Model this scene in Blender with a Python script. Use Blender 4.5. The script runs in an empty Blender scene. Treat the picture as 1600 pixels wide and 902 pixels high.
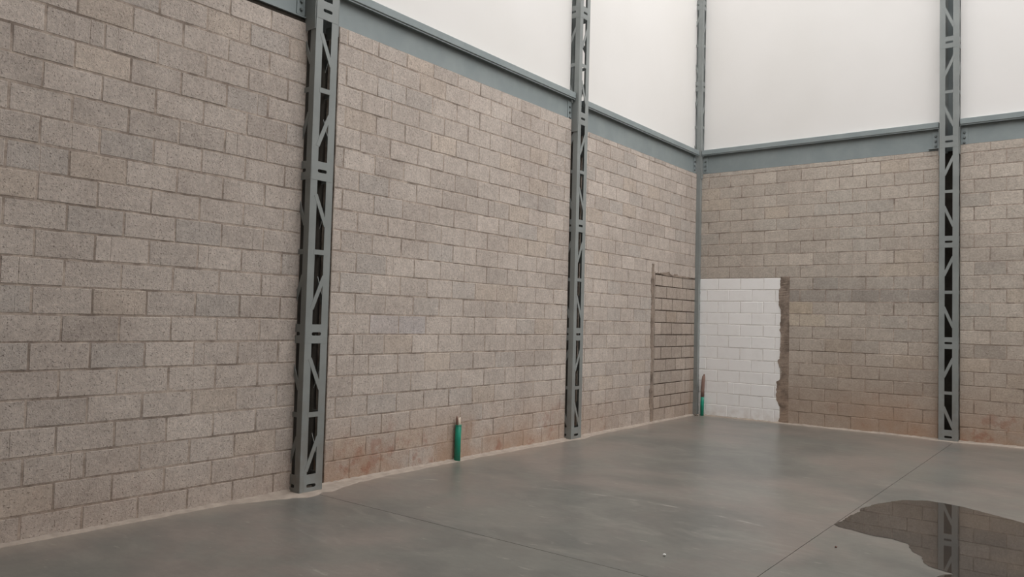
import bpy, bmesh, math, random
from mathutils import Vector, Matrix
random.seed(7)
S = bpy.context.scene
COL = S.collection

# ------------------------------------------------------------------ camera
CX, CY, CH = 5.8319, -12.8958, 1.5975
YAW, PITCH, ROLL, FPX = -0.66004, 0.04045, 0.026105, 1204.6
cam_d = bpy.data.cameras.new('camera')
cam = bpy.data.objects.new('camera', cam_d); COL.objects.link(cam)
F = Vector((math.sin(YAW)*math.cos(PITCH), math.cos(YAW)*math.cos(PITCH), math.sin(PITCH)))
R0 = Vector((math.cos(YAW), -math.sin(YAW), 0)); U0 = R0.cross(F)
R = R0*math.cos(ROLL) + U0*math.sin(ROLL); U = -R0*math.sin(ROLL) + U0*math.cos(ROLL)
m = Matrix((R, U, -F)).transposed().to_4x4(); m.translation = Vector((CX, CY, CH))
cam.matrix_world = m
cam_d.sensor_fit = 'HORIZONTAL'; cam_d.sensor_width = 36; cam_d.lens = 36*FPX/1600
cam_d.clip_start = 0.05; cam_d.clip_end = 200
S.camera = cam

# ------------------------------------------------------------------ light
world = bpy.data.worlds.new('overcast'); S.world = world; world.use_nodes = True
bg = world.node_tree.nodes['Background']
bg.inputs[0].default_value = (1.0, 0.998, 1.0, 1); bg.inputs[1].default_value = 1.0
sun_d = bpy.data.lights.new('sun', 'SUN'); sun_d.energy = 0.32; sun_d.angle = math.radians(50)
sun_d.color = (1, 0.98, 0.95)
sun = bpy.data.objects.new('sun', sun_d); COL.objects.link(sun)
sun.rotation_euler = Vector((-0.85, 0.12, -1.0)).to_track_quat('-Z', 'Y').to_euler()
S.view_settings.view_transform = 'Standard'; S.view_settings.look = 'None'
S.view_settings.gamma = 1; S.view_settings.use_curve_mapping = False
S.view_settings.exposure = 1.3

# ------------------------------------------------------------------ helpers
def srgb(r, g, b):
    f = lambda c: ((c/255+0.055)/1.055)**2.4 if c > 10 else c/255/12.92
    return (f(r), f(g), f(b), 1)

class NT:
    def __init__(s, name):
        s.m = bpy.data.materials.new(name); s.m.use_nodes = True
        s.t = s.m.node_tree; s.b = s.t.nodes['Principled BSDF']
    def n(s, kind, **kw):
        nd = s.t.nodes.new(kind)
        for k, v in kw.items():
            if k in nd.bl_rna.properties: setattr(nd, k, v)
        return nd
    def l(s, a, b): s.t.links.new(a, b)
    def pos(s): return s.n('ShaderNodeNewGeometry').outputs['Position']
    def mapv(s, v, scale, loc=(0, 0, 0)):
        nd = s.n('ShaderNodeMapping'); nd.inputs['Scale'].default_value = scale
        nd.inputs['Location'].default_value = loc; s.l(v, nd.inputs['Vector']); return nd.outputs[0]
    def noise(s, v, scale, detail=3, rough=.55, dist=0):
        nd = s.n('ShaderNodeTexNoise'); nd.inputs['Scale'].default_value = scale
        nd.inputs['Detail'].default_value = detail; nd.inputs['Roughness'].default_value = rough
        nd.inputs['Distortion'].default_value = dist
        s.l(v, nd.inputs['Vector']); return nd.outputs['Fac']
    def rng(s, v, a, b, c=0., d=1., smooth=True):
        nd = s.n('ShaderNodeMapRange'); nd.interpolation_type = 'SMOOTHSTEP' if smooth else 'LINEAR'
        s.l(v, nd.inputs['Value'])
        for k, x in zip(('From Min', 'From Max', 'To Min', 'To Max'), (a, b, c, d)): nd.inputs[k].default_value = x
        return nd.outputs['Result']
    def math(s, op, a, b=None, clamp=False):
        nd = s.n('ShaderNodeMath'); nd.operation = op; nd.use_clamp = clamp
        for i, x in enumerate((a, b)):
            if x is None: continue
            if isinstance(x, (int, float)): nd.inputs[i].default_value = x
            else: s.l(x, nd.inputs[i])
        return nd.outputs[0]
    def mix(s, fac, a, b, mode='MIX'):
        nd = s.n('ShaderNodeMix'); nd.data_type = 'RGBA'; nd.blend_type = mode
        for i, x in ((0, fac), (6, a), (7, b)):
            if isinstance(x, (int, float)): nd.inputs[i].default_value = x
            elif isinstance(x, tuple): nd.inputs[i].default_value = x
            else: s.l(x, nd.inputs[i])
        return nd.outputs[2]
    def sep(s, v):
        nd = s.n('ShaderNodeSeparateXYZ'); s.l(v, nd.inputs[0]); return nd.outputs
    def bump(s, h, strength, dist):
        nd = s.n('ShaderNodeBump'); nd.inputs['Strength'].default_value = strength
        nd.inputs['Distance'].default_value = dist; s.l(h, nd.inputs['Height'])
        s.l(nd.outputs[0], s.b.inputs['Normal'])
    def col(s, c):
        if isinstance(c, tuple): s.b.inputs['Base Color'].default_value = c
        else: s.l(c, s.b.inputs['Base Color'])
    def rough(s, r):
        if isinstance(r, float): s.b.inputs['Roughness'].default_value = r
        else: s.l(r, s.b.inputs['Roughness'])

def masonry_colour(g, base, p):
    """pores, blotches, and the reddish earth splashed on the lowest courses"""
    x, y, z = g.sep(p)
    c = base
    big = g.noise(p, 1.3, 4, .6)
    c = g.mix(g.rng(big, .38, .7, 0, .22), c, srgb(140, 125, 115), 'MIX')
    mid = g.noise(p, 11, 4, .65)
    c = g.mix(.5, c, g.mix(g.rng(mid, .32, .68), (.82, .815, .81, 1), (1.14, 1.14, 1.14, 1)), 'MULTIPLY')
    fine = g.noise(p, 38, 4, .7)
    c = g.mix(.38, c, g.mix(g.rng(fine, .3, .7), (.62, .62, .62, 1), (1.32, 1.31, 1.3, 1)), 'MULTIPLY')
    pore = g.noise(p, 62, 2, .6)
    c = g.mix(g.rng(pore, .60, .72, 0, .38), c, srgb(104, 90, 82))
    streak = g.noise(g.mapv(p, (7, 7, .6)), 1.0, 3, .6)
    c = g.mix(g.rng(streak, .60, .78, 0, .28), c, srgb(205, 196, 188))
    # earth
    low = g.rng(z, .8, .05, 0, 1)
    ml = g.math('MULTIPLY', g.rng(y, -8.45, -8.3), g.rng(y, -1.5, -5.5, .15, 1))
    mr = g.rng(x, 1.6, 3.2)
    low = g.math('MULTIPLY', low, g.math('MAXIMUM', g.math('MAXIMUM', ml, mr), .22))
    n1 = g.rng(g.noise(p, 1.05, 4, .6), .30, .58)
    tan = g.math('MULTIPLY', g.math('MULTIPLY', g.rng(z, 2.1, .2), g.rng(y, -.3, -.2)), g.rng(g.noise(p, .8, 3, .5), .2, .6, .35, 1))
    c = g.mix(g.math('MULTIPLY', tan, .5), c, srgb(160, 138, 120))
    c = g.mix(g.math('MULTIPLY', g.math('MULTIPLY', low, n1), .72), c, srgb(168, 136, 112))
    n2 = g.rng(g.noise(g.mapv(p, (1, 1, 1), (7, 3, 1)), 3.2, 4, .65), .56, .68)
    c = g.mix(g.math('MULTIPLY', g.math('MULTIPLY', low, n2), .55), c, srgb(150, 98, 78))
    return c, fine, pore

def block_material(name, white=False):
    g = NT(name); p = g.pos()
    oi = g.n('ShaderNodeObjectInfo')
    if white:
        c = g.mix(g.rng(g.noise(p, 5, 4, .6), .45, .75, 0, .25), srgb(243, 241, 239), srgb(222, 218, 214))
        z = g.sep(p)[2]
        c = g.mix(g.math('MULTIPLY', g.rng(z, .3, 0, 0, 1), g.rng(g.noise(p, 9, 3), .25, .9)), c, srgb(214, 205, 198))
        fine = g.noise(p, 38, 4, .7); pore = g.noise(p, 75, 2, .6)
        g.col(c); g.rough(.7)
        g.bump(g.math('SUBTRACT', fine, g.rng(pore, .6, .7, 0, .5)), .35, .003)
        return g.m
    c, fine, pore = masonry_colour(g, oi.outputs['Color'], p)
    g.col(c); g.rough(.93); g.b.inputs['Specular IOR Level'].default_value = .2
    coarse = g.noise(p, 95, 3, .7)
    amt = g.rng(oi.outputs['Random'], 0, 1, .3, 1.0, False)
    h = g.math('SUBTRACT', g.math('ADD', fine, g.math('MULTIPLY', coarse, amt)), g.math('MULTIPLY', g.rng(pore, .6, .7), .8))
    g.bump(h, .9, .006)
    return g.m

def mortar_material(name, base, dark=.3):
    g = NT(name); p = g.pos()
    c, fine, pore = masonry_colour(g, base, p)
    c = g.mix(g.rng(g.noise(p, 4.5, 4, .6), .4, .68, 0, dark), c, srgb(88, 76, 68))
    g.col(c); g.rough(.95); g.b.inputs['Specular IOR Level'].default_value = .15
    g.bump(g.math('ADD', fine, pore), .6, .004)
    return g.m

def steel_material(name, a, b):
    g = NT(name); p = g.pos()
    c = g.mix(g.rng(g.noise(p, 2.2, 4, .6), .35, .7), a, b)
    c = g.mix(g.rng(g.noise(p, 26, 3, .7), .62, .75, 0, .3), c, srgb(150, 146, 138))
    z = g.sep(p)[2]
    c = g.mix(g.math('MULTIPLY', g.rng(z, 1.6, 0, 0, .45), g.rng(g.noise(p, 7, 4), .3, .65)), c, srgb(122, 112, 104))
    g.col(c); g.rough(.5); g.b.inputs['Specular IOR Level'].default_value = .35
    g.bump(g.noise(p, 60, 2), .08, .002)
    return g.m

def plain(name, c, r=.6, sp=.4):
    g = NT(name); p = g.pos()
    k = g.mix(g.rng(g.noise(p, 9, 3), .3, .7), (.88, .88, .88, 1), (1.1, 1.1, 1.1, 1))
    g.col(g.mix(1.0, c, k, 'MULTIPLY')); g.rough(float(r)); g.b.inputs['Specular IOR Level'].default_value = sp
    return g.m

M = {}
M['block'] = block_material('concrete_block')
M['white_block'] = block_material('white_painted_block', True)
M['mortar'] = mortar_material('mortar', srgb(184, 170, 158), .62)
M['mortar_dark'] = mortar_material('raked_mortar', srgb(92, 80, 72), .6)
M['mortar_white'] = plain('white_painted_mortar', srgb(226, 222, 218), .8, .2)
M['mortar_rough'] = mortar_material('rough_mortar', srgb(152, 138, 126), .7)
M['mortar_pale'] = plain('pale_mortar', srgb(164, 152, 141), .95, .15)
M['steel'] = steel_material('grey_paint', srgb(132, 136, 134), srgb(142, 146, 144))
M['beam'] = steel_material('grey_blue_paint', srgb(132, 141, 142), srgb(142, 150, 150))
M['bolt'] = plain('bolt_steel', srgb(112, 118, 118), .4)
M['shade_dark'] = plain('painted_shade', srgb(64, 60, 55), .9, .1)  # shade inside shafts and gaps, put in as dark colour
M['green'] = plain('green_plastic', srgb(22, 138, 112), .42, .5)
M['cable_cream'] = plain('cream_stub', srgb(228, 210, 194), .6)
M['cable_brown'] = plain('brown_stub', srgb(120, 92, 80), .7)
M['dusty'] = plain('dusty_brown', srgb(138, 112, 102), .85, .2)
M['bead'] = plain('white_sealant', srgb(236, 236, 232), .6)

g = NT('white_panel'); p = g.pos()
g.col(g.mix(g.rng(g.noise(p, .35, 3), .35, .7), srgb(228, 225, 222), srgb(223, 220, 216)))
g.rough(.55); g.b.inputs['Specular IOR Level'].default_value = .25
M['panel'] = g.m
M['far_wall'] = plain('plain_masonry', srgb(158, 146, 136), .9, .2)

# floor
g = NT('polished_concrete'); p = g.pos(); x, y, z = g.sep(p)
n = g.noise(p, .42, 5, .58, .6)
c = g.mix(g.rng(n, .40, .60), srgb(99, 99, 95), srgb(123, 115, 109))
n = g.noise(g.mapv(p, (1, 1.0, 1), (3, 8, 0)), 1.1, 5, .62, 1.2)
c = g.mix(g.rng(n, .44, .62, 0, .6), c, srgb(113, 113, 107))
n = g.noise(g.mapv(p, (1, 1.0, 1), (13, 1, 0)), .8, 5, .65, .9)
c = g.mix(g.rng(n, .5, .74, 0, .4), c, srgb(96, 92, 87))
sw = g.noise(g.mapv(p, (1.2, 2.6, 1), (1, 5, 0)), 1.3, 6, .62, 1.2)
c = g.mix(g.rng(sw, .52, .74, 0, .35), c, srgb(142, 137, 130))
# pale dust towards the walls
dw = g.math('MINIMUM', x, g.math('MULTIPLY', y, -1))
dn = g.math('ADD', dw, g.math('MULTIPLY', g.noise(p, 2.2, 4, .6), .6))
c = g.mix(g.rng(dn, .75, .3, 0, .55), c, srgb(150, 138, 127))
# trowel scratch
line = g.math('ABSOLUTE', g.math('ADD', g.math('ADD', y, 6.62), g.math('MULTIPLY', g.math('MULTIPLY', g.math('SUBTRACT', x, 2.8), g.math('SUBTRACT', x, 2.8)), .13)))
sc = g.math('MULTIPLY', g.rng(line, .03, .0), g.rng(g.noise(p, 3, 3), .45, .62))
sc = g.math('MULTIPLY', sc, g.rng(x, 4.0, 3.7))
c = g.mix(g.math('MULTIPLY', sc, .6), c, srgb(170, 165, 158))
scf = g.noise(g.mapv(p, (2.2, 7, 1), (4, 2, 0)), 2.0, 4, .62)
c = g.mix(g.rng(scf, .62, .74, 0, .5), c, srgb(160, 154, 146))
fm = g.noise(g.mapv(p, (3, 6, 1)), 2.6, 5, .7)
c = g.mix(1.0, c, g.mix(g.rng(fm, .3, .7), (.93, .93, .93, 1), (1.09, 1.085, 1.08, 1)), 'MULTIPLY')
g.col(c)
rr = g.noise(g.mapv(p, (1, 1.5, 1)), .9, 3, .55)
g.rough(g.rng(rr, .3, .7, .29, .34, False)); g.b.inputs['Specular IOR Level'].default_value = .5
M['floor'] = g.m
M['joint'] = plain('joint_dark', srgb(70, 66, 62), .9, .1)
g = NT('water_film'); p = g.pos()
g.col(g.mix(g.rng(g.noise(p, 1.5, 3), .35, .65), srgb(60, 55, 51), srgb(70, 62, 55)))
g.rough(.015); g.b.inputs['IOR'].default_value = 1.33
g.bump(g.noise(p, 2.0, 2), .012, .004)
M['water'] = g.m

def bm_box(bm, x0, x1, y0, y1, z0, z1):
    v = [bm.verts.new(c) for c in ((x0,y0,z0),(x1,y0,z0),(x1,y1,z0),(x0,y1,z0),(x0,y0,z1),(x1,y0,z1),(x1,y1,z1),(x0,y1,z1))]
    for f in ((0,3,2,1),(4,5,6,7),(0,1,5,4),(1,2,6,5),(2,3,7,6),(3,0,4,7)): bm.faces.new([v[i] for i in f])
    return v
def mesh_of(name, bm, mat, smooth=False):
    bmesh.ops.recalc_face_normals(bm, faces=bm.faces[:])
    me = bpy.data.meshes.new(name); bm.to_mesh(me); bm.free()
    me.materials.append(mat)
    if smooth:
        for pl in me.polygons: pl.use_smooth = True
    return me
def obj(name, me, parent=None, loc=(0,0,0), rot=(0,0,0), **props):
    o = bpy.data.objects.new(name, me); COL.objects.link(o)
    o.location = loc; o.rotation_euler = rot; o.parent = parent
    for k, v in props.items(): o[k] = v
    return o
def box_obj(name, mat, parent, dims, bevel=0, **props):
    bm = bmesh.new(); bm_box(bm, *dims)
    if bevel: bmesh.ops.bevel(bm, geom=bm.edges[:], offset=bevel, segments=1, affect='EDGES')
    return obj(name, mesh_of(name, bm, mat), parent, **props)
def cyl_mesh(name, mat, pts, rads, seg=16):
    """tube through pts with radii, closed ends"""
    bm = bmesh.new(); rings = []
    for i, (p, r) in enumerate(zip(pts, rads)):
        p = Vector(p); d = (Vector(pts[min(i+1, len(pts)-1)]) - Vector(pts[max(i-1, 0)])).normalized()
        a = d.orthogonal().normalized() if abs(d.z) < .9 else (Vector((1,0,0)) - d*d.x).normalized()
        b = d.cross(a)
        rings.append([bm.verts.new(p + r*(math.cos(2*math.pi*k/seg)*a + math.sin(2*math.pi*k/seg)*b)) for k in range(seg)])
    for A, B in zip(rings, rings[1:]):
        for k in range(seg): bm.faces.new((A[k], A[(k+1)%seg], B[(k+1)%seg], B[k]))
    bm.faces.new(rings[0][::-1]); bm.faces.new(rings[-1])
    me = mesh_of(name, bm, mat)
    for pl in me.polygons: pl.use_smooth = len(pl.vertices) == 4
    return me

# ------------------------------------------------------------------ floor
# local wall frame used below: x along the wall, -y into the room, z up.
fl = box_obj('floor', M['joint'], None, (0, 14, -20, 0, -.2, -.006), kind='structure')
gx = [-.3, 4.05, 8.1, 12.15, 14.0]; gy = [.3, -8.45, -16.5, -20.0]
for i in range(4):
    for j in range(3):
        box_obj('slab', M['floor'], fl, (gx[i]+.0025, gx[i+1]-.0025, gy[j+1]+.0025, gy[j]-.0025, -.006, 0))

# ------------------------------------------------------------------ blocks
CACHE = {}
def block_mesh(w, h, var, mat, groove, depth=.09):
    key = (round(w, 3), round(h, 3), var, mat, groove)
    if key in CACHE: return CACHE[key]
    rnd = random.Random(hash(key[:3]) % 9999 + var)
    bm = bmesh.new(); b = .005
    j = lambda a: rnd.uniform(-a, a)
    xs = [-w/2]
    if groove: gp = groove*w/2; xs += [gp-.005, gp, gp+.004]
    xs += [w/2]
    # front outline (bevelled), then body
    def row(zs, y, inset):
        out = []
        for i, x_ in enumerate(xs):
            dx = inset if i == 0 else (-inset if i == len(xs)-1 else 0)
            yy = y + (.0025 if (len(xs) == 5 and i == 2) else 0)
            out.append(bm.verts.new((x_+dx+j(.0012), yy+j(.0008), zs+j(.0012))))
        return out
    T2 = row(h/2, b, 0); T1 = row(h/2-b, 0, b); B1 = row(-h/2+b, 0, b); B2 = row(-h/2, b, 0)
    TB = [bm.verts.new((v.co.x, depth, h/2)) for v in (T2[0], T2[-1])]
    BB = [bm.verts.new((v.co.x, depth, -h/2)) for v in (B2[0], B2[-1])]
    for A, B in ((T2, T1), (T1, B1), (B1, B2)):
        for k in range(len(xs)-1): bm.faces.new((A[k], A[k+1], B[k+1], B[k]))
    bm.faces.new((T2[0], T1[0], B1[0], B2[0])); bm.faces.new((T2[-1], B2[-1], B1[-1], T1[-1]))
    bm.faces.new((T2[0], B2[0], BB[0], TB[0])); bm.faces.new((T2[-1], TB[1], BB[1], B2[-1]))
    bm.faces.new(T2[::-1] + [TB[0], TB[1]] if False else [TB[0], TB[1]] + T2[::-1])
    bm.faces.new([BB[1], BB[0]] + B2)
    me = mesh_of('block', bm, M[mat]); CACHE[key] = me
    return me

def tint(rnd, base):
    r = rnd.random(); k = rnd.gauss(1, .035)
    c = list(base)
    if r < .10: c = [base[0]*.975, base[1]*.995, base[2]*1.01]; k *= .96       # cooler
    elif r < .2: k *= 1.07
    elif r < .27: k *= .92
    elif r < .34: c = [base[0]*1.02, base[1]*.995, base[2]*.96]
    return (c[0]*k, c[1]*k, c[2]*k, 1)

def lay(parent, x0, x1, joints, phase, mat, seed, base, gap=.010, pitch=.4, proud=.0, tintf=None, c_from=0):
    """courses between consecutive heights in joints; phase(c) gives one head joint position."""
    rnd = random.Random(seed); n = 0
    for c in range(len(joints)-1):
        z0, z1 = joints[c], joints[c+1]; ph = phase(c+c_from)
        k0 = math.floor((x0-ph)/pitch)
        cuts = [x0] + [ph+pitch*k for k in range(k0, k0+80) if x0+.035 < ph+pitch*k < x1-.035] + [x1]
        for a, b in zip(cuts, cuts[1:]):
            w = round((b-a-gap)/.005)*.005; h = round((z1-z0-gap)/.005)*.005
            if w < .02 or h < .02: continue
            full = w > .35
            gr = 0
            if full and rnd.random() < .22: gr = rnd.choice((-.55, .55, -.45, .5, .05))
            me = block_mesh(w, h, rnd.randrange(6), mat, gr)
            o = bpy.data.objects.new('block', me); COL.objects.link(o); o.parent = parent
            o.location = ((a+b)/2+rnd.uniform(-.002, .002), -proud+rnd.uniform(-.0018, .0018), (z0+z1)/2+rnd.uniform(-.0018, .0018))
            o.rotation_euler = (rnd.uniform(-.006, .006), rnd.uniform(-.005, .005), rnd.uniform(-.003, .003))
            col = tint(rnd, base)
            if tintf: col = tintf((a+b)/2, c+c_from, col)
            o.color = col; n += 1
    return n

def ragged(name, mat, parent, z0, z1, xl, xr, jl, jr, y, seed, dz=.02, th=.004, flat=False):
    """strip of smeared mortar with ragged edges and a lumpy face, facing local -y (flat: runs along x instead of z)"""
    rnd = random.Random(seed); bm = bmesh.new(); rows = []
    n = int((z1-z0)/dz); wl = wr = 0; bl = br = 0
    P = (lambda a, y_, z: (z, y_, a)) if flat else (lambda a, y_, z: (a, y_, z))
    for i in range(n+1):
        z = z0+(z1-z0)*i/n
        if rnd.random() < .12: bl = rnd.uniform(-jl, jl)*2.2
        if rnd.random() < .12: br = rnd.uniform(-jr, jr)*2.2
        wl = wl*.65+bl*.35+rnd.uniform(-jl, jl)*.45; wr = wr*.65+br*.35+rnd.uniform(-jr, jr)*.45
        a, b = xl+wl, max(xr+wr, xl+wl+.008)
        rows.append([bm.verts.new(P(a, y+th, z)), bm.verts.new(P(a+.002, y-rnd.uniform(0, .003), z)),
                     bm.verts.new(P((a+b)/2, y-rnd.uniform(0, .004), z)), bm.verts.new(P(b-.002, y-rnd.uniform(0, .003), z)), bm.verts.new(P(b, y+th, z))])
    for A, B in zip(rows, rows[1:]):
        for k in range(4): bm.faces.new((A[k], A[k+1], B[k+1], B[k]))
    bm.faces.new(rows[-1]); bm.faces.new(rows[0][::-1])
    return obj(name, mesh_of(name, bm, mat), parent)

Z20 = [0]+[.2128+.2*i for i in range(21)]
ZA = [0]+[.1825+.1955*i for i in range(21)]
BASE = srgb(191, 180, 171)[:3]
BASER = srgb(188, 178, 167)[:3]
BACK = .16
ROT_L = (0, 0, math.pi/2)     # local x -> world +y, local -y -> world +x ; local x = -s

def wall_root(name, rot):
    o = bpy.data.objects.new(name, None); COL.objects.link(o); o.rotation_euler = rot; o['kind'] = 'structure'
    o.empty_display_size = .2
    return o
def mortar(parent, x0, x1, z0, z1, mat='mortar', y=.0030):
    return box_obj('mortar_bed', M[mat], parent, (x0, x1, y, BACK, z0, z1))
PANEL_TOP = 9.4
def upper(parent, x0, x1, y=.05):
    return box_obj('cladding_panel', M['panel'], parent, (x0, x1, y, y+.05, 4.62, PANEL_TOP))

# bay beside the camera (columns 1 .. next)
w = wall_root('wall_left', ROT_L)
lay(w, -12.72, -8.545, ZA+[4.275], lambda c: -(10.742 if c % 2 == 0 else 10.542), 'block', 1, BASE)
mortar(w, -12.72, -8.547, 0, 4.273); box_obj('gap_shade_strip', M['shade_dark'], w, (-12.72, -8.56, .02, .15, 4.274, 4.316)); upper(w, -12.75, -8.57)  # added dark strip stands in for shade in the gap under the beam
# middle bay
w = wall_root('wall_left', ROT_L)
def tB(x, c, col):
    if c == 7 and abs(x+7.48) < .2: return (col[0]*1.12, col[1]*1.15, col[2]*1.22, 1)
    if c == 7 and abs(x+7.08) < .2: return (col[0]*.95, col[1]*.99, col[2]*1.07, 1)
    return col
lay(w, -8.185, -4.14, Z20+[4.372], lambda c: -(8.08 if c % 2 else 7.88), 'block', 2, BASE, tintf=tB)
mortar(w, -8.183, -4.142, 0, 4.37); upper(w, -8.31, -4.125)
# corner bay, with the filled doorway next to the corner column
w = wall_root('wall_left', ROT_L)
ph3 = lambda c: -(3.29 if c % 2 else 3.09)
lay(w, -3.86, -1.62, Z20[:13], ph3, 'block', 3, BASE)
lay(w, -3.86, -.03, Z20[12:]+[4.29], ph3, 'block', 4, BASE, c_from=12)
mortar(w, -3.858, -1.60, 0, 2.413); mortar(w, -3.858, -.03, 2.413, 4.288); upper(w, -3.865, -.045)
lay(w, -1.585, -.035, Z20[:12]+[2.395], lambda c: -(1.35 if c % 2 else 1.565), 'block', 5, srgb(176, 163, 152)[:3], gap=.014, pitch=.386)
mortar(w, -1.60, -.03, 0, 2.413, 'mortar_dark', .009)
ragged('mortar_patch', M['mortar_rough'], w, 0.0, 2.56, -1.70, -1.62, .022, .010, -.0035, 11)
ragged('mortar_patch', M['mortar_rough'], w, -1.56, -.22, 2.40, 2.425, .006, .022, -.0035, 14, flat=True)
ragged('mortar_patch', M['mortar_pale'], w, 0.3, 2.44, -1.612, -1.594, .004, .004, -.003, 12)
# right hand wall, corner bay with the white painted doorway filling
w = wall_root('wall_back', (0, 0, 0))
phR = lambda c: (.2 if c % 2 == 0 else 0.0)
def tR(x, c, col):
    if c == 10: return (col[0]*.80, col[1]*.82, col[2]*.84, 1)
    if c == 11: return (col[0]*.92, col[1]*.93, col[2]*.94, 1)
    if c in (8, 9) and x < 2.1: return (col[0]*1.08, col[1]*1.06, col[2]*1.0, 1)
    return col
lay(w, 1.50, 3.83, Z20[:13], phR, 'block', 6, BASER, pitch=.4025, tintf=tR)
lay(w, .05, 3.83, Z20[12:]+[4.29], phR, 'block', 7, BASER, pitch=.4025, c_from=12)
lay(w, .05, 1.50, Z20[:13], phR, 'white_block', 8, (.8, .8, .8), pitch=.4025)
mortar(w, 1.50, 3.828, 0, 2.413); mortar(w, .05, 3.828, 2.413, 4.288); mortar(w, .05, 1.50, 0, 2.413, 'mortar_white')
ragged('mortar_patch', M['mortar_rough'], w, 0.0, 2.43, 1.495, 1.645, .022, .002, -.0035, 13)
upper(w, .075, 3.838)
# bay to the right of it
w = wall_root('wall_back', (0, 0, 0))
lay(w, 4.10, 8.06, Z20+[4.345], lambda c: (4.28 if c % 2 == 0 else 4.48), 'block', 9, BASER)
mortar(w, 4.102, 8.058, 0, 4.343); upper(w, 4.098, 8.05)

# the rest of the hall behind and beside the camera
w = box_obj('wall_left', M['far_wall'], None, (-.16, 0, -20, -12.72, 0, 4.3), kind='structure'); w.location = (0, 0, 0)
box_obj('cladding_panel', M['panel'], w, (-.10, -.05, -20, -12.75, 4.3, PANEL_TOP))
w = box_obj('wall_back', M['far_wall'], None, (8.06, 14, 0, .16, 0, 4.3), kind='structure')
box_obj('cladding_panel', M['panel'], w, (8.2, 14, .05, .10, 4.3, PANEL_TOP))
w = box_obj('wall_right', M['far_wall'], None, (14, 14.16, -20, .16, 0, 4.3), kind='structure')
box_obj('cladding_panel', M['panel'], w, (14.05, 14.1, -20, .1, 4.3, PANEL_TOP))
w = box_obj('wall_front', M['far_wall'], None, (-.16, 14.16, -20.16, -20, 0, 4.3), kind='structure')
box_obj('cladding_panel', M['panel'], w, (-.05, 14.1, -20.1, -20.05, 4.3, PANEL_TOP))

box_obj('ceiling_blocker', M['far_wall'], None, (-.2, 14.2, -20.2, -10.6, PANEL_TOP+.02, PANEL_TOP+.12), kind='structure')  # unseen partial roof, added and sized to darken the camera end of the hall

# pale mortar fillet where the walls meet the floor
def fillet(name, prof, parent_rot, seed):
    """prof: list of (x, width) along the wall in local x"""
    rnd = random.Random(seed); bm = bmesh.new(); rows = []
    x = prof[0][0]; wj = 0
    while x < prof[-1][0]:
        for (a, wa), (b, wb) in zip(prof, prof[1:]):
            if a <= x <= b: wd = wa+(wb-wa)*(x-a)/(b-a)
        wj = wj*.75+rnd.uniform(-.12, .12)*wd
        wd2 = max(.012, wd+wj)
        rows.append([bm.verts.new((x, .0, .022+rnd.uniform(-.006, .006))), bm.verts.new((x, -min(.02, wd2*.5), .009+rnd.uniform(-.003, .003))),
                     bm.verts.new((x, -wd2*.8, .005)), bm.verts.new((x+rnd.uniform(-.004, .004), -wd2, -.002))])
        x += .035
    for A, B in zip(rows, rows[1:]):
        for k in range(3): bm.faces.new((A[k], A[k+1], B[k+1], B[k]))
    o = obj(name, mesh_of(name, bm, M['mortar_pale']), None, rot=parent_rot, kind='structure')
    return o
fillet('baseboard_left', [(-12.6, .03), (-9.2, .04), (-8.9, .16), (-8.6, .27), (-8.2, .26), (-7.7, .12), (-6.5, .08), (-4.2, .12), (-3.9, .17), (-3.5, .10), (-1.7, .05), (-.1, .04)], ROT_L, 21)
fillet('baseboard_back', [(.1, .02), (1.5, .03), (3.5, .05), (3.85, .17), (4.2, .17), (4.5, .07), (8.0, .05)], (0, 0, 0), 22)

# ------------------------------------------------------------------ lattice columns
CW = .25; T = .006; LEG = .075
def chord_mesh():
    bm = bmesh.new()   # L profile, corner at origin, legs towards +x and +y
    pr = [(0, 0), (LEG, 0), (LEG, T), (T, T), (T, LEG), (0, LEG)]
    lo = [bm.verts.new((a, b, 0)) for a, b in pr]; hi = [bm.verts.new((a, b, PANEL_TOP)) for a, b in pr]
    for k in range(6): bm.faces.new((lo[k], lo[(k+1) % 6], hi[(k+1) % 6], hi[k]))
    bm.faces.new(lo[::-1]); bm.faces.new(hi)
    return mesh_of('chord', bm, M['steel'])
def batten_mesh(h, zc=0.0, slot=True):
    bm = bmesh.new(); hw = CW/2-.004
    outer = [(-hw, -h/2), (0, -h/2), (hw, -h/2), (hw, 0), (hw, h/2), (0, h/2), (-hw, h/2), (-hw, 0)]
    a, r = .036, .0155; inner = []
    for k in range(9): t = -math.pi/2+math.pi*k/8; inner.append((a+r*math.cos(t), zc+r*math.sin(t)))
    for k in range(9): t = math.pi/2+math.pi*k/8; inner.append((-a+r*math.cos(t), zc+r*math.sin(t)))
    def ring(pts, y): return [bm.verts.new((p_[0], y, p_[1])) for p_ in pts]
    def bridge(O, I):
        es = []
        for L_ in (O, I):
            for k in range(len(L_)):
                e = bm.edges.get((L_[k], L_[(k+1) % len(L_)])) or bm.edges.new((L_[k], L_[(k+1) % len(L_)])); es.append(e)
        bmesh.ops.triangle_fill(bm, edges=es, use_beauty=True)
    O1, I1, O2, I2 = ring(outer, 0), ring(inner, 0), ring(outer, T), ring(inner, T)
    bridge(O1, I1); bridge(O2, I2)
    for A, B in ((O1, O2), (I1, I2)):
        for k in range(len(A)): bm.faces.new((A[k], A[(k+1) % len(A)], B[(k+1) % len(B)], B[k]))
    return mesh_of('batten', bm, M['steel'])
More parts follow.
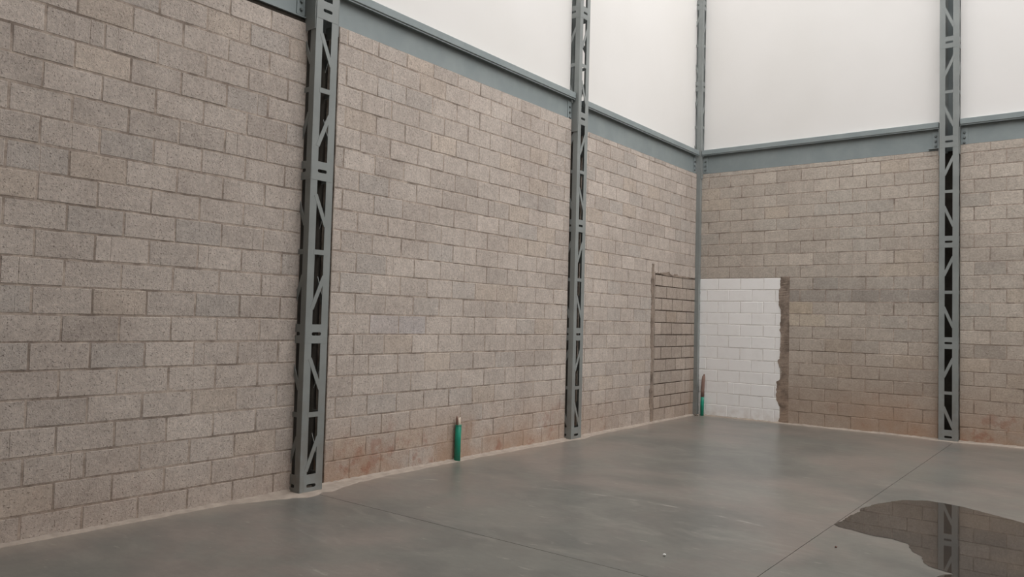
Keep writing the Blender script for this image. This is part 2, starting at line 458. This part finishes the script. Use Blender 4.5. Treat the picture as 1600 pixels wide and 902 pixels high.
def bar_mesh(name, x0, z0, x1, z1, w_):
    bm = bmesh.new(); d = Vector((x1-x0, 0, z1-z0)).normalized(); n_ = Vector((-d.z, 0, d.x))*w_/2
    A = Vector((x0, 0, z0)); B = Vector((x1, 0, z1)); vs = []
    for y in (0, T):
        for q in (A-n_, B-n_, B+n_, A+n_): vs.append(bm.verts.new((q.x, y, q.z)))
    for f in ((0,1,2,3),(7,6,5,4),(0,4,5,1),(1,5,6,2),(2,6,7,3),(3,7,4,0)): bm.faces.new([vs[i] for i in f])
    return mesh_of(name, bm, M['steel'])
CHORD = chord_mesh(); BAT = batten_mesh(.172); BATF = batten_mesh(.16, -.022)
HW = CW/2-LEG+.012
STRUT = bar_mesh('strut', -HW, 0, HW, 0, .045)
DIAG = {(1, s): bar_mesh('diagonal', s*HW, -.15, -s*HW, -.43, .04) for s in (1, -1)}
DIAG.update({(0, s): bar_mesh('diagonal', -s*HW, -.96, s*HW, -1.26, .04) for s in (1, -1)})
SLOT0, DZ = 1.422, 1.486
def column(loc, rot, label, s, p, corner=False):
    """s: +1 when the upper diagonal of every panel falls from right to left on the front face"""
    root = bpy.data.objects.new('lattice_column', None); COL.objects.link(root)
    root.location = loc; root.rotation_euler = rot; root.empty_display_size = .2
    root['label'] = label; root['category'] = 'column'; root['kind'] = 'thing'
    root['group'] = 'grey steel lattice columns along the walls'
    h = CW/2; y0, y1 = -p, -p+CW; yc = (y0+y1)/2
    for cx_, cy_, a in ((-h, y0, 0), (h, y0, math.pi/2), (h, y1, math.pi), (-h, y1, -math.pi/2)):
        obj('chord', CHORD, root, (cx_, cy_, 0), (0, 0, a))
    faces = [((0, y0-.0015, 0), 0), ((h+.0015, yc, 0), math.pi/2), ((-h-.0015, yc, 0), -math.pi/2)]
    for (fx, fy, _), a in faces:
        obj('foot_batten', BATF, root, (fx, fy, .08), (0, 0, a))
        for k in range(6):
            z = SLOT0+DZ*k
            if z > PANEL_TOP-.1: break
            obj('batten', BAT, root, (fx, fy, z), (0, 0, a))
        for k in range(7):
            z = .0 + SLOT0+DZ*k - DZ       # slot height below this panel ... panel hangs from z+DZ
            top = z+DZ
            if top > PANEL_TOP+.1: break
            zs = top-DZ/2 if k else .695
            obj('strut', STRUT, root, (fx, fy, zs), (0, 0, a))
            obj('diagonal', DIAG[(1, s)], root, (fx, fy, top-.07), (0, 0, a))
            obj('diagonal', DIAG[(0, s)], root, (fx, fy, top if k else top+.03), (0, 0, a))
    # plates that box the column in at beam height
    for sx in (-1, 1):
        x_ = sx*(h+.005)
        box_obj('side_plate', M['steel'], root, (min(x_, x_+sx*.006), max(x_, x_+sx*.006), y0+.004, y1, 4.20, 4.60))
    # added dark sheets stand in for the shaft's shade below, painted steel plate above
    box_obj('shaft_shade_sheet', M['shade_dark'], root, (-h+.008, h-.008, y1-LEG-.014, y1-LEG-.004, 0, 4.25))
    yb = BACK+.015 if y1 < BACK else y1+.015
    box_obj('rear_shade_sheet', M['shade_dark'], root, (-h-.3, h+.3, yb, yb+.01, 0, 4.62))
    box_obj('rear_plate', M['beam'], root, (-h, h, y1+.01, y1+.014, 4.3, PANEL_TOP))
    return root
c1 = column((0, -8.44, 0), ROT_L, 'large steel lattice column nearest the camera, between the two widest stretches of block wall', -1, .14)
c2 = column((0, -3.995, 0), ROT_L, 'slim steel lattice column halfway down the left wall, right of the short green pipe', 1, .09)
c3 = column((-.055, 0, 0), (0, 0, 0), 'thin grey steel column in the room corner beside the white painted blocks', 1, .08)
c4 = column((3.968, 0, 0), (0, 0, 0), 'steel lattice column on the back wall, reflected in the puddle', 1, .08)
c5 = column((0, -12.88, 0), ROT_L, 'steel lattice column on the left wall beside the camera', 1, .12)
c6 = column((8.18, 0, 0), (0, 0, 0), 'steel lattice column on the back wall beyond the puddle', 1, .08)

# ------------------------------------------------------------------ beams
BOLT = None
def bolt_mesh():
    bm = bmesh.new(); seg = 6
    def ring(r, y, n): return [bm.verts.new((r*math.cos(2*math.pi*k/n), y, r*math.sin(2*math.pi*k/n))) for k in range(n)]
    A = ring(.020, 0, 12); B = ring(.020, -.004, 12)
    for k in range(12): bm.faces.new((A[k], A[(k+1) % 12], B[(k+1) % 12], B[k]))
    bm.faces.new(B)
    C_ = ring(.015, -.004, 6); D = ring(.015, -.016, 6); E_ = ring(.011, -.019, 6)
    for P_, Q in ((C_, D), (D, E_)):
        for k in range(6): bm.faces.new((P_[k], P_[(k+1) % 6], Q[(k+1) % 6], Q[k]))
    bm.faces.new(E_)
    return mesh_of('bolt', bm, M['bolt'])
BOLT = bolt_mesh()
def beam(x0, x1, rot, label, zlo, zt, clips=(1, 1), wy=.02, fy=-.055, lip=False):
    root = bpy.data.objects.new('steel_beam', None); COL.objects.link(root); root.rotation_euler = rot
    root['label'] = label; root['category'] = 'beam'; root['kind'] = 'thing'; root['group'] = 'grey steel beams above the block walls'
    box_obj('web', M['beam'], root, (x0, x1, wy, wy+.008, zlo, zt-.085))
    box_obj('top_flange', M['beam'], root, (x0, x1, fy, .05, zt-.085, zt), bevel=.006)
    box_obj('flange_lip', M['beam'], root, (x0, x1, fy+.012, fy+.018, zt-.10, zt-.085))
    box_obj('bottom_flange', M['beam'], root, (x0, x1, -.004 if lip else .012, .055, zlo-.001, zlo+.009))
    box_obj('sealant_bead', M['bead'], root, (x0, x1, .035, .05, zt, zt+.012))
    for side, cl in ((0, clips[0]), (1, clips[1])):
        if not cl: continue
        xc = x0+.05 if side == 0 else x1-.05
        cp = box_obj('clip_plate', M['beam'], root, (xc-.045, xc+.045, wy-.010, wy, zt-.40, zt-.12), bevel=.002)
        for k in range(3):
            obj('bolt', BOLT, cp, (xc, wy-.010, zt-.20-k*.075), (0, random.random(), 0))
        if cl == 2: box_obj('seat_angle', M['beam'], root, (xc-.09, xc+.05, -.03, wy, zt-.392, zt-.382))
    return root
h = CW/2+.012
beam(-12.88+h, -8.44-h, ROT_L, 'grey steel beam at the top left, ending at the nearest lattice column', 4.318, 4.735, lip=True)
beam(-8.44+h, -3.995-h, ROT_L, 'long grey steel beam over the left wall between the two lattice columns', 4.374, 4.735)
beam(-3.995+h, -.10, ROT_L, 'grey steel beam over the left wall, from the second column to the corner', 4.293, 4.70)
beam(.075, 3.968-h, (0, 0, 0), 'grey steel beam over the back wall above the white painted blocks', 4.293, 4.71, clips=(1, 2))
beam(3.968+h, 8.18-h, (0, 0, 0), 'grey steel beam running out of frame from the back wall column', 4.348, 4.72)

# ------------------------------------------------------------------ green pipe stubs
def thing(name, label, cat, loc, group=None):
    o = bpy.data.objects.new(name, None); COL.objects.link(o); o.location = loc; o.empty_display_size = .1
    o['label'] = label; o['category'] = cat; o['kind'] = 'thing'
    if group: o['group'] = group
    return o
t = thing('conduit_pipe', 'short green plastic pipe stub with cut cable ends, against the left wall', 'pipe', (.045, -6.36, 0), 'green pipe stubs rising from the floor')
obj('pipe', cyl_mesh('pipe', M['green'], [(0, 0, -.02), (0, 0, .2), (.002, .004, .395), (.002, .004, .398)], [.035, .035, .035, .031], 20), t)
obj('pipe_rim', cyl_mesh('pipe_rim', M['green'], [(.002, .004, .392), (.002, .004, .402)], [.037, .037], 20), t)
obj('cable_end', cyl_mesh('cable_end', M['cable_brown'], [(-.004, -.012, .33), (-.004, -.014, .44), (-.006, -.016, .475), (-.006, -.014, .498)], [.014, .014, .013, .007], 10), t, label='brown cable end')
obj('cable_end', cyl_mesh('cable_end', M['cable_cream'], [(.008, .018, .33), (.008, .017, .42), (.009, .018, .465), (.01, .018, .485)], [.010, .010, .010, .006], 10), t, label='cream cable end')
obj('cable_end', cyl_mesh('cable_end', M['cable_cream'], [(.012, -.004, .33), (.012, -.004, .44), (.013, -.005, .478)], [.007, .007, .006], 10), t, label='cream cable end')
t = thing('conduit_pipe', 'green plastic pipe stub with a long dusty brown upper end, in the corner', 'pipe', (.157, -.045, 0), 'green pipe stubs rising from the floor')
obj('pipe', cyl_mesh('pipe', M['green'], [(0, 0, -.02), (.001, 0, .2), (.004, 0, .38)], [.03, .03, .029], 20), t)
obj('pipe_sleeve', cyl_mesh('pipe_sleeve', M['dusty'], [(.003, 0, .33), (.006, 0, .45), (.014, 0, .6), (.024, 0, .69), (.03, 0, .70)], [.0305, .031, .030, .026, .018], 20), t, label='dusty brown upper end')
obj('pipe_tip', cyl_mesh('pipe_tip', M['cable_brown'], [(.026, 0, .66), (.030, 0, .72), (.032, 0, .728)], [.014, .014, .008], 10), t)

# crumbs of mortar in the corner and on the floor
def lump(loc, r, mat, seed, label, cat='rubble', name='mortar_lump', group='mortar crumbs at the corner'):
    rnd = random.Random(seed); bm = bmesh.new()
    bmesh.ops.create_icosphere(bm, subdivisions=2, radius=r)
    for v in bm.verts:
        v.co *= rnd.uniform(.78, 1.12); v.co.z *= .75
    zmin = min(v.co.z for v in bm.verts)
    for v in bm.verts: v.co.z -= zmin+.0005
    return obj(name, mesh_of(name, bm, mat), None, loc, label=label, category=cat, kind='thing', group=group)
lump((.120, -.135, 0), .020, M['mortar_pale'], 1, 'pale mortar crumb in front of the other crumbs at the corner column foot')
lump((.082, -.155, 0), .015, M['mortar_rough'], 2, 'smallest mortar crumb, left of the others by the corner column')
lump((.100, -.098, 0), .018, M['mortar_rough'], 3, 'largest mortar crumb, tucked beside the corner pipe stub')

lump((3.402, -7.977, 0), .012, M['bead'], 7, 'tiny white crumb lying alone on the middle of the concrete floor', 'crumb', 'plaster_crumb', 'loose crumbs on the open floor')
lump((4.248, -6.928, 0), .009, M['cable_brown'], 8, 'tiny dark crumb on the floor left of the puddle', 'crumb', 'plaster_crumb', 'loose crumbs on the open floor')

# ------------------------------------------------------------------ puddle
out = [(4.051,-6.248),(4.075,-6.02),(4.07,-5.894),(4.10,-5.62),(4.075,-5.491),(4.142,-5.197),(4.287,-4.848),(4.476,-4.699),(4.638,-4.717),(4.798,-4.763),(5.035,-4.913),(5.255,-5.053),
       (5.7,-5.25),(6.2,-5.7),(6.5,-6.3),(6.4,-7.0),(6.0,-7.5),(5.5,-7.7),(5.1,-7.5),(4.93,-7.25),(4.95,-7.12),(5.02,-7.03),(4.872,-6.964),(4.813,-6.889),(4.774,-6.731),(4.696,-6.64),(4.629,-6.442),(4.517,-6.386),(4.359,-6.391),(4.23,-6.339),(4.10,-6.30)]
rnd = random.Random(5); pts = []
for i, a in enumerate(out):
    b = out[(i+1) % len(out)]; a = Vector(a); b = Vector(b); n = max(1, int((b-a).length/.03))
    for k in range(n):
        q = a.lerp(b, k/n); j = .006 if k else .0
        pts.append((q.x+rnd.uniform(-j, j), q.y+rnd.uniform(-j, j)))
bm = bmesh.new(); top = [bm.verts.new((x_, y_, .0022)) for x_, y_ in pts]
f = bm.faces.new(top); bmesh.ops.triangulate(bm, faces=[f])
cen = Vector((5.2, -6.0))
me = mesh_of('puddle', bm, M['water'])
if me.polygons[0].normal.z < 0: me.flip_normals()
obj('puddle', me, None, label='shallow dark puddle of water on the concrete floor reflecting a lattice column', category='puddle', kind='thing')
